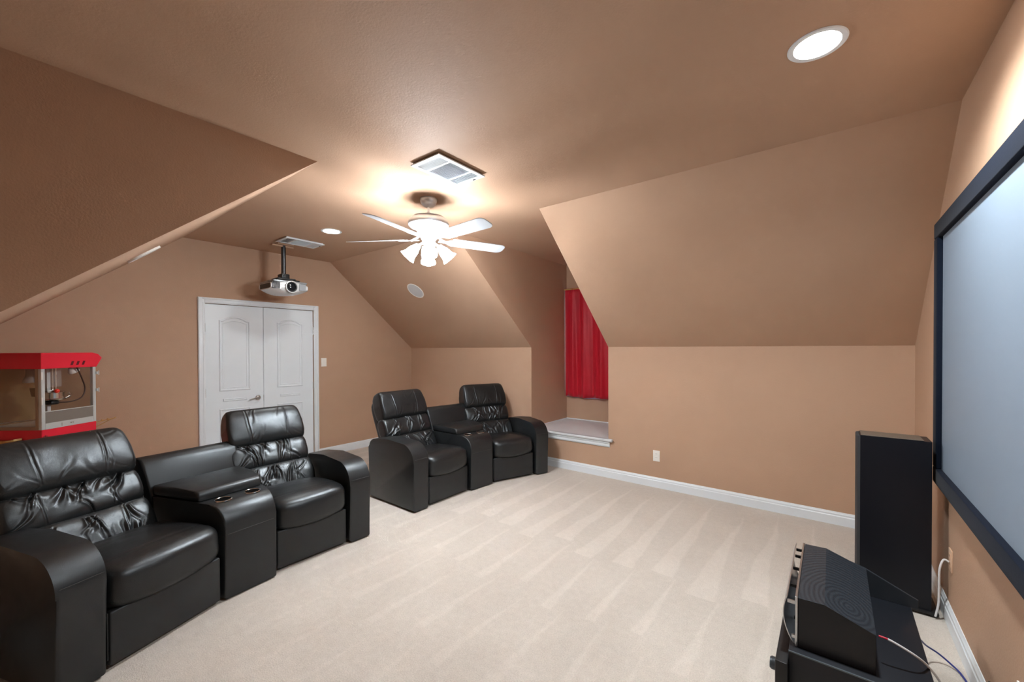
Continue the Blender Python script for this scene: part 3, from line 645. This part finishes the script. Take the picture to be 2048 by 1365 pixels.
# ------------------------------------------------------------------ popcorn machine
def popcorn():
    TH = atan2(.616, .787)
    t = thing('popcorn_machine', 'red popcorn cart with tinted cabinet and steel kettle behind the near sofa', 'popcorn machine', (.441, .258, 0), TH)
    hx, hy = .25, .21; zb, zt, zr = .874, 1.355, 1.48
    # lower red band and cart
    bm = NB(); box(bm, -hx, hx, -hy, hy, .795, zb, .003, 1); base = obj('base_cabinet', bm, RED, t)
    bm = NB(); box(bm, hx, hx+.002, -hy+.02, -hy+.024, .80, .83); obj('door_gap', bm, REDD, base, 0)
    bm = NB()
    for yy in (-hy+.012, -hy+.032):
        for zz in (.803, .822): cyl(bm, (hx, yy, zz), .004, .003, 'x', 8)
    stuff(obj('rivets', bm, CHROME, base))
    bm = NB(); box(bm, -hx-.02, hx, -hy-.03, hy, .775, .795, .004, 2); obj('shelf_deck', bm, BRASS, t)
    bm = NB(); prism(bm, [(.02, .797), (.10, .815), (.10, .80), (.06, .796)], 'y', -hy-.06, -hy-.005); obj('drawer_pull', bm, mat('pale_brass', lin(235, 215, 150), .35, .5), t)
    bm = NB(); box(bm, -hx+.01, hx-.01, -hy+.01, hy-.01, .30, .775, .004, 1); obj('cart_cabinet', bm, RED, t)
    for sx in (-1, 1):
        for sy in (-1, 1): bm = NB(); box(bm, sx*(hx-.03)-.012, sx*(hx-.03)+.012, sy*(hy-.03)-.012, sy*(hy-.03)+.012, .08 if sy < 0 else .18, .30); obj('leg', bm, ALU, t, 0)
    for sx in (-1, 1):
        bm = NB(); A = Matrix.Translation((sx*(hx-.005), hy-.03, .17)) @ Matrix.Rotation(pi/2, 4, 'Y')
        lathe(bm, [(.15, -.008), (.16, -.010), (.165, 0), (.16, .010), (.15, .008), (.15, -.008)], 32, A); lathe(bm, [(0, -.02), (.02, -.02), (.02, .02), (0, .02)], 16, A)
        for k in range(10): a = 2*pi*k/10; tube(bm, [A @ Vector((.018*cos(a), .018*sin(a), 0)), A @ Vector((.152*cos(a), .152*sin(a), 0))], .004, 6)
        obj('wheel', bm, REDD, t)
        bm = NB(); cyl(bm, (sx*(hx-.03)-.01, -hy+.03, .04), .04, .02, 'x', 20); obj('caster', bm, BLACKM, t)
    # roof
    bm = NB(); prism(bm, [(-hy-.002, zt), (hy+.005, zt), (hy+.055, zt+.078), (hy+.02, zr-.012), (hy-.03, zr), (-hy-.002, zr)], 'x', -hx-.002, hx+.002, .002, 1); roof = obj('roof', bm, RED, t, 20)
    for k in range(3):
        bm = NB(); yy = .0+.045*k; prism(bm, [(yy, zt+.022), (yy+.018, zt+.022), (yy+.030, zt+.055), (yy+.012, zt+.055)], 'x', hx+.001, hx+.0035)
        obj('vent_slot', bm, REDD, roof, 0)
    # corner posts
    pw = .026
    for sx in (-1, 1):
        for sy in (-1, 1):
            bm = NB(); x, y = sx*(hx-pw/2), sy*(hy-pw/2); w2 = pw/2
            box(bm, x-w2, x+w2, y-w2, y+w2, zb, zt, .002, 1); obj('corner_post', bm, ALU, t)
    # floor, tray rail, back panel
    bm = NB(); box(bm, -hx+.002, hx-.002, -hy+.002, hy-.002, zb, zb+.012); obj('pan', bm, ALU, t, 0)
    bm = NB(); tube(bm, [(-hx+.03, -hy+.05, zb+.035), (hx-.04, -hy+.11, zb+.08)], .004, 8); obj('guide_rail', bm, ALU, t)
    bm = NB(); box(bm, -hx+pw, hx-pw, hy-.008, hy-.002, zb, zt); obj('back_panel', bm, BACKP, t, 0)
    bm = NB(); box(bm, -hx+.002, -hx+.006, -hy+pw, hy-pw, zb, zt); obj('side_panel', bm, BACKP, t, 0)
    # tinted pane on the camera-facing side
    bm = NB(); box(bm, -hx+pw, hx-pw, -hy+.004, -hy+.008, zb+.012, zt); obj('tinted_pane', bm, TINT, t, 0)
    bm = NB(); box(bm, hx-pw-.022, hx-pw, -hy-.002, -hy+.012, zb+.0, zt); box(bm, -hx+pw, hx-pw-.022, -hy-.002, -hy+.012, zb, zb+.024); obj('pane_frame', bm, mat('tan_plastic_frame', lin(160, 135, 112), .4), t, 0)
    # right face: lower sill, grey flap, rod, hinges
    bm = NB(); box(bm, hx-.008, hx+.001, -hy+pw, hy-pw, zb, zb+.048); s = obj('door_sill', bm, ALU, t, 0)
    bm = NB(); cyl(bm, (hx, .015, zb+.025), .005, .003, 'x', 8); cyl(bm, (hx, .0, zb+.025), .005, .003, 'x', 8); box(bm, hx+.001, hx+.002, -.07, -.067, zb+.01, zb+.035); stuff(obj('screws', bm, CHROME, s))
    bm = NB(); prism(bm, [(-hy+pw, zb+.045), (hy-pw, zb+.03), (hy-pw, zb+.135), (-hy+pw, zb+.14)], 'x', hx-.005, hx-.002); obj('lower_flap', bm, GREYA, t, 0)
    bm = NB(); tube(bm, [(hx-.001, -hy+pw-.006, zb+.14), (hx-.001, hy-pw+.006, zb+.138)], .0035, 8); obj('flap_rod', bm, ALU, t)
    for zz in (1.30, 1.15):
        bm = NB(); box(bm, hx-.01, hx+.012, hy-.004, hy+.012, zz-.012, zz+.012); box(bm, hx+.012, hx+.018, hy+.006, hy+.014, zz-.02, zz+.02, .002, 1); obj('hinge', bm, ALU, t)
    for zz in (1.30, 1.10):
        bm = NB(); box(bm, hx-.0, hx+.006, -hy-.004, -hy+.006, zz-.03, zz+.03, .001, 1); obj('hinge', bm, PLATE, t)
    bm = NB(); box(bm, .10, .125, -.06, -.035, zb+.01, zt); obj('inner_post', bm, ALU, t, 0)
    # kettle assembly
    kx, ky = .12, -.02
    bm = NB(); lathe(bm, [(0, 1.085), (.055, 1.085), (.075, 1.092), (.078, 1.10), (.074, 1.105), (.072, 1.15), (.078, 1.152), (.078, 1.156), (.03, 1.17), (0, 1.172)], 32, Matrix.Translation((kx, ky, 0))); k = obj('kettle', bm, KETT, t)
    bm = NB(); bmesh.ops.create_uvsphere(bm, u_segments=16, v_segments=10, radius=.017, matrix=Matrix.Translation((kx+.085, ky-.04, 1.168))); obj('red_knob', bm, KNOB, k)
    bm = NB(); tube(bm, [(kx, ky-.02, 1.168), (kx+.085, ky-.04, 1.168)], .006, 8); tube(bm, [(kx+.03, ky, 1.17), (kx+.03, ky, zt)], .007, 8); tube(bm, [(kx-.03, ky+.03, 1.17), (kx-.03, ky+.03, zt)], .006, 8); tube(bm, spline([(kx+.06, ky+.05, 1.10), (kx+.085, ky+.06, 1.12), (kx+.08, ky+.05, 1.15)]), .006, 8); obj('crank_bar', bm, CHROME, k)
    bm = NB(); cyl(bm, (kx, ky, 1.20), .055, .15, 'z', 24); obj('kettle_sleeve', bm, GLASSC, k)
    bm = NB(); box(bm, kx-.02, kx+.055, ky-.055, ky+.01, 1.055, 1.084, .01, 2); obj('kettle_plug', bm, BLACKM, k)
    bm = NB(); tube(bm, spline([(kx+.05, ky, 1.068), (kx+.09, ky+.07, 1.07), (kx+.1, ky+.14, 1.10), (kx+.1, ky+.165, 1.17), (kx+.1, ky+.14, 1.26), (kx+.1, ky+.10, zt)]), .005, 8); obj('kettle_cord', bm, CABK, t)
    bm = NB(); lathe(bm, [(0, 0), (.018, .0), (.035, -.03), (.038, -.045), (0, -.045)], 20, Matrix.Translation((.17, .08, zt)) @ Matrix.Rotation(.6, 4, 'X')); obj('heat_lamp', bm, PLATE, t)
    bm = NB(); lathe(bm, [(0, 0), (.03, 0), (.03, -.06), (.045, -.10), (.045, -.12), (0, -.12)], 20, Matrix.Translation((-.02, -.05, zt))); obj('warming_lamp', bm, mat('grey_lamp', lin(150, 145, 138), .4), t)
    bm = NB(); lathe(bm, [(0, 0), (.035, 0), (.045, .07), (.042, .07), (.033, .004), (0, .004)], 20, Matrix.Translation((.0, -.02, 1.12))); obj('measuring_cup', bm, mat('brown_steel', lin(110, 90, 60), .3, .6), t)
    # push handle at the back
    bm = NB(); tube(bm, [(hx-.01, hy, .86), (hx-.005, hy+.10, .868), (hx, hy+.17, .872)], .004, 8); tube(bm, [(hx-.01, hy, .815), (hx-.005, hy+.13, .865)], .003, 6)
    for yy, zz in ((hy+.05, .874), (hy+.10, .876), (hy+.11, .866), (hy+.17, .874)): bmesh.ops.create_uvsphere(bm, u_segments=10, v_segments=6, radius=.006, matrix=Matrix.Translation((hx, yy, zz)))
    obj('push_handle', bm, BRASS, t)
popcorn()

# ------------------------------------------------------------------ theatre sofas
def arm_prof(dep, top, r=.17, back=True):
    """side profile in (u,z), u = distance behind the front (positive backwards)"""
    p = [(0, .012)]
    for i in range(11):
        a = pi/2*i/10; p.append((r-r*cos(a), top-r+r*sin(a)))
    p.append((dep*.55, top+.012)); 
    rb = .09
    for i in range(7):
        a = pi/2*i/6; p.append((dep-rb+rb*sin(a), top-.015-rb+rb*cos(a)))
    p.append((dep, .012))
    return p
def frame(ox, oy, th):
    """local: x = forward, y = lateral"""
    return Matrix.Translation((ox, oy, 0)) @ Matrix.Rotation(th, 4, 'Z')
def place(bm, F): bmesh.ops.transform(bm, matrix=F, verts=bm.verts[:]); return bm
def ridge(x, y, s): 
    n = noise.noise(Vector((x, y, s))); return 1-min(1, abs(n)*3.2)
def sofa(name_label, units, seed, dep=.74):
    root = thing('theater_sofa', name_label, 'sofa', (units['origin'][0], units['origin'][1], 0), group='black leather theatre sofas')
    R0 = Matrix.Translation(root.location).inverted()
    def add(name, bm, m, parent, F, smooth=40):
        place(bm, R0 @ F); return obj(name, bm, m, parent, smooth)
    for (ox, oy, th) in units['arms']:
        F = frame(ox, oy, th)
        top = .615
        bm = NB(); pr = [(-u, z) for u, z in arm_prof(dep, top)]; prism(bm, pr, 'y', -.087, .087, .018, 4)
        a = add('armrest', bm, LEA, root, F, 40)
        bm = NB(); tube(bm, [(.0015, -.076, .485), (.0015, .076, .485)], .0016, 6); add('seam', bm, SEAM, a, F)
    rnd = random.Random(seed)
    for si, (ox, oy, th, w, btop, bz, bsh) in enumerate(units['seats']):
        F = frame(ox, oy, th); sd = seed*7.3+si*3.1
        # base and front panel
        bm = NB(); box(bm, -dep+.02, -.02, -w/2+.004, w/2-.004, .045, .27, .006, 2); b = add('seat_base', bm, LEAV, root, F)
        bm = NB(); box(bm, -.045, -.008, -w/2+.010, w/2-.008, .02, .275, .010, 3); add('footrest_panel', bm, LEAV, root, F)
        # seat cushion
        def fs(p, u, sd=sd, w=w):
            # p.x lateral, p.y depth (+ = back), p.z height
            o = Vector((0, 0, 0))
            front = max(0, -u.y)
            if u.z < 0: o.z -= .040*(1-u.x**2)*front*abs(u.z)      # smile shaped lower edge
            o.y -= .02*(1-u.x**2)*front
            if u.z > .2: 
                o.z += .018*(1-u.x**2)*(1-u.y*u.y)
                o.z += .004*noise.noise(Vector((p.x*5, p.y*7, sd)))
                o.z -= .0035*ridge(p.x*5+2, p.y*14, sd+3)*max(0, .3+u.y)
            o.y += .004*noise.noise(Vector((p.x*9, p.z*14, sd+9)))*front
            # rolled stitch line along the front top
            o.z -= .004*math.exp(-((p.y+.17)/.006)**2)*(u.z > .5)
            return o
        T = Matrix(((0, -1, 0, -.285), (1, 0, 0, 0), (0, 0, 1, .375), (0, 0, 0, 1)))   # (lat, depth, z) -> local (x fwd = -depth)
        T = Matrix.Translation((-.0, 0, .375)) @ Matrix.Rotation(radians(-4.2), 4, 'Y') @ Matrix.Translation((0, 0, -.375)) @ T
        bm = pillow(w-.006, .60, .215, (40, 44, 16), 4.2, 9, fs, T)
        add('seat_cushion', bm, LEAP, root, F, 60)
        # back: tilted frame; local t up the back
        zb_, xb_ = .32, -.53
        lean = atan2(-btop-xb_, bz-zb_)           # angle from vertical
        H = sqrt((-btop-xb_)**2+(bz-zb_)**2)
        # matrix columns: X -> lateral, Y(thickness,-=front) , Z up the back
        lv = Vector((0, 1, 0)); upv = Vector((sin(lean), 0, cos(lean))); frv = Vector((cos(lean), 0, -sin(lean)))
        TB = Matrix((( lv.x, -frv.x, upv.x, xb_), (lv.y, -frv.y, upv.y, bsh), (lv.z, -frv.z, upv.z, zb_), (0, 0, 0, 1)))
        # shell
        bm = pillow(w+.02, .11, H-.02, (12, 6, 16), 6, 8, None, TB @ Matrix.Translation((0, .085, H/2-.01)))
        shell = add('back_shell', bm, LEAV, root, F, 60)
        folds = []
        rf = random.Random(int(sd*10))
        for ci_ in range(3):
            fl_ = []
            for q_ in range((16, 15, 8)[ci_]):
                top_ = rf.random() < .55; x_ = rf.uniform(-.47, .47)*w; hz = (.17*.5, .145*.5, .22*.5)[ci_]*(bz-.36)/.6*1.0
                if ci_ == 2: top_ = rf.random() < .3
                a_ = rf.uniform(-.75, .75)
                if abs(x_) > .36*w: a_ = -math.copysign(rf.uniform(.7, 1.15), x_)
                z_ = hz if top_ else -hz; dz_ = -cos(a_) if top_ else cos(a_)
                fl_.append((x_, z_, sin(a_), dz_, rf.uniform(.07, .16), rf.uniform(.004, .009), rf.uniform(.006, .013)*(1, .9, .22)[ci_]))
            folds.append(fl_)
        hs = ((0.0, .375*H, .15, 'lumbar_cushion', 1.0), (.35*H, .285*H, .155, 'mid_cushion', .9), (.615*H, .395*H, .185, 'headrest_cushion', .35))
        for ci, (z0, hh, dd, nm, amp) in enumerate(hs):
            ww = w+.030+(.022, .034, .022)[ci]; shx = (0, -.016, -.010)[ci]
            def fb(p, u, ci=ci, amp=amp, sd=sd, hh=hh, ww=ww, folds=folds):
                o = Vector((0, 0, 0)); fr = max(0, -u.y)
                sc = 6 if ci < 2 else 5
                lowf = noise.noise(Vector((p.x*8, p.z*9, sd+ci*5)))
                o.y += fr*(.010 if ci < 2 else .005)*lowf
                for (cx_, cz_, dx_, dz_, ln, wd, dp) in folds[ci]:
                    rx, rz_ = p.x-cx_, p.z-cz_; al = rx*dx_+rz_*dz_; ac = rx*dz_-rz_*dx_
                    ac += .006*sin(al*40+cx_*90)
                    if -.02 < al < ln:
                        tt = max(0, al)/ln; e = (1-tt)**.8*dp; ww2 = wd*(.7+1.2*tt)
                        o.y += fr*e*math.exp(-(ac/ww2)**2)
                        o.y -= fr*e*.6*math.exp(-((abs(ac)-2.1*ww2)/(ww2*1.2))**2)
                # two stitched vertical seams
                for s0 in (-.25, .25):
                    xs = s0*ww+(.05*(u.z)*(-1 if s0 < 0 else 1))*hh
                    o.y += fr*.0035*math.exp(-((p.x-xs)/.004)**2)
                    o.y -= fr*.0018*math.exp(-((abs(p.x-xs)-.009)/.004)**2)
                if ci == 2: o.y -= .012*fr*(1-u.x**2)*max(0, 1-(u.z-.1)**2)
                if ci == 2: o.x -= .02*u.x*max(0, u.z)
                if ci == 0: o.x -= .012*u.x*(-min(0, u.z))
                return o
            # headrest rolls forward a little
            bm = pillow(ww, dd, hh*1.08, (120, 10, 44), 2.7 if ci < 2 else 3.3, 10 if ci < 2 else 14, fb, TB @ Matrix.Translation((shx, -.022-(.012 if ci == 2 else 0), z0+hh/2)))
            add(nm, bm, LEAP, shell, F, 80)
        for sy in (-1, 1):
            bm = NB(); yy = sy*(w/2+.014)
            tube(bm, spline([TB @ Vector((yy, -.035, .04)), TB @ Vector((yy+sy*.004, -.045, .25*H)), TB @ Vector((yy, -.035, .55*H))]), .0028, 6); add('edge_piping', bm, SEAM, shell, F)
    # console wedge
    c = units['console']; A, B, Cb, D = [Vector((p[0], p[1], 0)) for p in c['plan']]   # front-left(-y), front-right(+y), back-right, back-left
    prof = []
    topc = .565; r = .13
    for i in range(9):
        a = pi/2*i/8; prof.append((r-r*cos(a), topc-r+r*sin(a)))
    Dp = (D-A).length
    def wedge(prof2, bev=.010, ins=.0):
        bm = NB(); rows = []
        N = len(prof2)
        la, lb = [], []
        for u, z in prof2:
            f = u/Dp; a = A.lerp(D, f); b = B.lerp(Cb, f); e = (b-a).normalized()*ins
            la.append(bm.verts.new((a.x+e.x, a.y+e.y, z))); lb.append(bm.verts.new((b.x-e.x, b.y-e.y, z)))
        f1 = bm.faces.new(la); f2 = bm.faces.new(lb[::-1]); ed = list(f1.edges)+list(f2.edges)
        for i in range(N): bm.faces.new((la[i], lb[i], lb[(i+1) % N], la[(i+1) % N]))
        if bev: bmesh.ops.bevel(bm, geom=ed, offset=bev, segments=3, affect='EDGES', profile=.5)
        return bm
    full = [(0, .012)]+prof+[(Dp*.30, topc), (Dp*.32, topc), (Dp*.86, topc), (Dp*.86, .012)]
    I = Matrix.Identity(4)
    con = add('console', wedge(full), LEA, root, I, 40)
    # lid
    l0, l1 = .225, Dp*.66
    lid = [(l0, topc+.004), (l0+.004, topc+.028)]
    for i in range(7):
        a = pi/2*i/6; lid.append((l0+.035-.035*cos(a), topc+.03+.035*sin(a)))
    lid += [((l0+l1)/2, topc+.072), (l1, topc+.066), (l1, topc+.004)]
    lid = [lid[0]]+lid[2:]
    add('console_lid', wedge(lid, .014, .004), LEA, con, I, 50)
    # upright back panel between the two backs
    bt = c['btop']
    bk = [(Dp*.62, topc-.02), (Dp*.70, bt-.06), (Dp*.715, bt-.025), (Dp*.75, bt), (Dp*.80, bt), (Dp*.84, bt-.03), (Dp*.86, bt-.08), (Dp*.86, .03), (Dp*.66, .03)]
    bk = [(Dp*.64, topc-.03), (Dp*.715, bt-.11), (Dp*.735, bt-.05), (Dp*.765, bt-.012), (Dp*.81, bt), (Dp*.87, bt-.012), (Dp*.90, bt-.05), (Dp*.90, .03), (Dp*.64, .03)]
    add('console_back', wedge(bk, .016, -.005), LEA, root, I, 50)
    # cup holders
    for f in (.26, .74):
        u = .150; a = A.lerp(D, u/Dp); b = B.lerp(Cb, u/Dp); p = a.lerp(b, f)
        bm = NB(); lathe(bm, [(.040, topc+.001), (.043, topc+.0045), (.048, topc+.003), (.049, topc), (.040, topc)], 32, Matrix.Translation((p.x, p.y, 0))); add('cup_holder', bm, CHROME, con, I)
        bm = NB(); lathe(bm, [(.040, topc+.003), (.038, topc+.0015), (0, topc+.0012)], 32, Matrix.Translation((p.x, p.y, 0))); add('cup_hole_shade', bm, mat('black_hole_shade', (.003, .003, .003, 1), .9, spec=.05), con, I)  # flat black disc, the shade inside the cup hole painted on
    m = A.lerp(B, .05); m2 = A.lerp(B, .95); n_ = (A-D).normalized()*.0015
    bm = NB(); tube(bm, [m+n_+Vector((0, 0, .395)), m2+n_+Vector((0, 0, .395))], .0016, 6); add('seam', bm, SEAM, con, I)
    return root

S1 = radians(20.9); c1, s1 = cos(S1), sin(S1)
def rear(p, th, d): return (p[0]-d*cos(th), p[1]-d*sin(th))
sofa('black leather two-seat theatre sofa with cup-holder console nearest the camera', dict(
    origin=(2.4, 1.1),
    arms=[(2.722, 1.787, 0), (3.040, .242, S1)],
    seats=[(2.715, 1.427, 0, .515, .885, .965, -.022), (2.902, .584, S1, .548, .885, .965, -.05)],
    console=dict(plan=[(2.797, .853), (2.757, 1.155), rear((2.757, 1.155), 0, .95), rear((2.797, .853), S1, .95)], btop=.80)), 1)
S2 = radians(-20.5)
sofa('black leather two-seat theatre sofa with cup-holder console against the far wall', dict(
    origin=(2.4, 3.3),
    arms=[(2.65, 2.452, 0), (2.925, 4.050, S2)],
    seats=[(2.635, 2.828, 0, .535, .85, .995, -.02), (2.775, 3.700, S2, .545, .85, .995, -.008)],
    console=dict(plan=[(2.654, 3.112), (2.684, 3.425), rear((2.684, 3.425), S2, .92), rear((2.654, 3.112), 0, .92)], btop=.82)), 2, dep=.72)
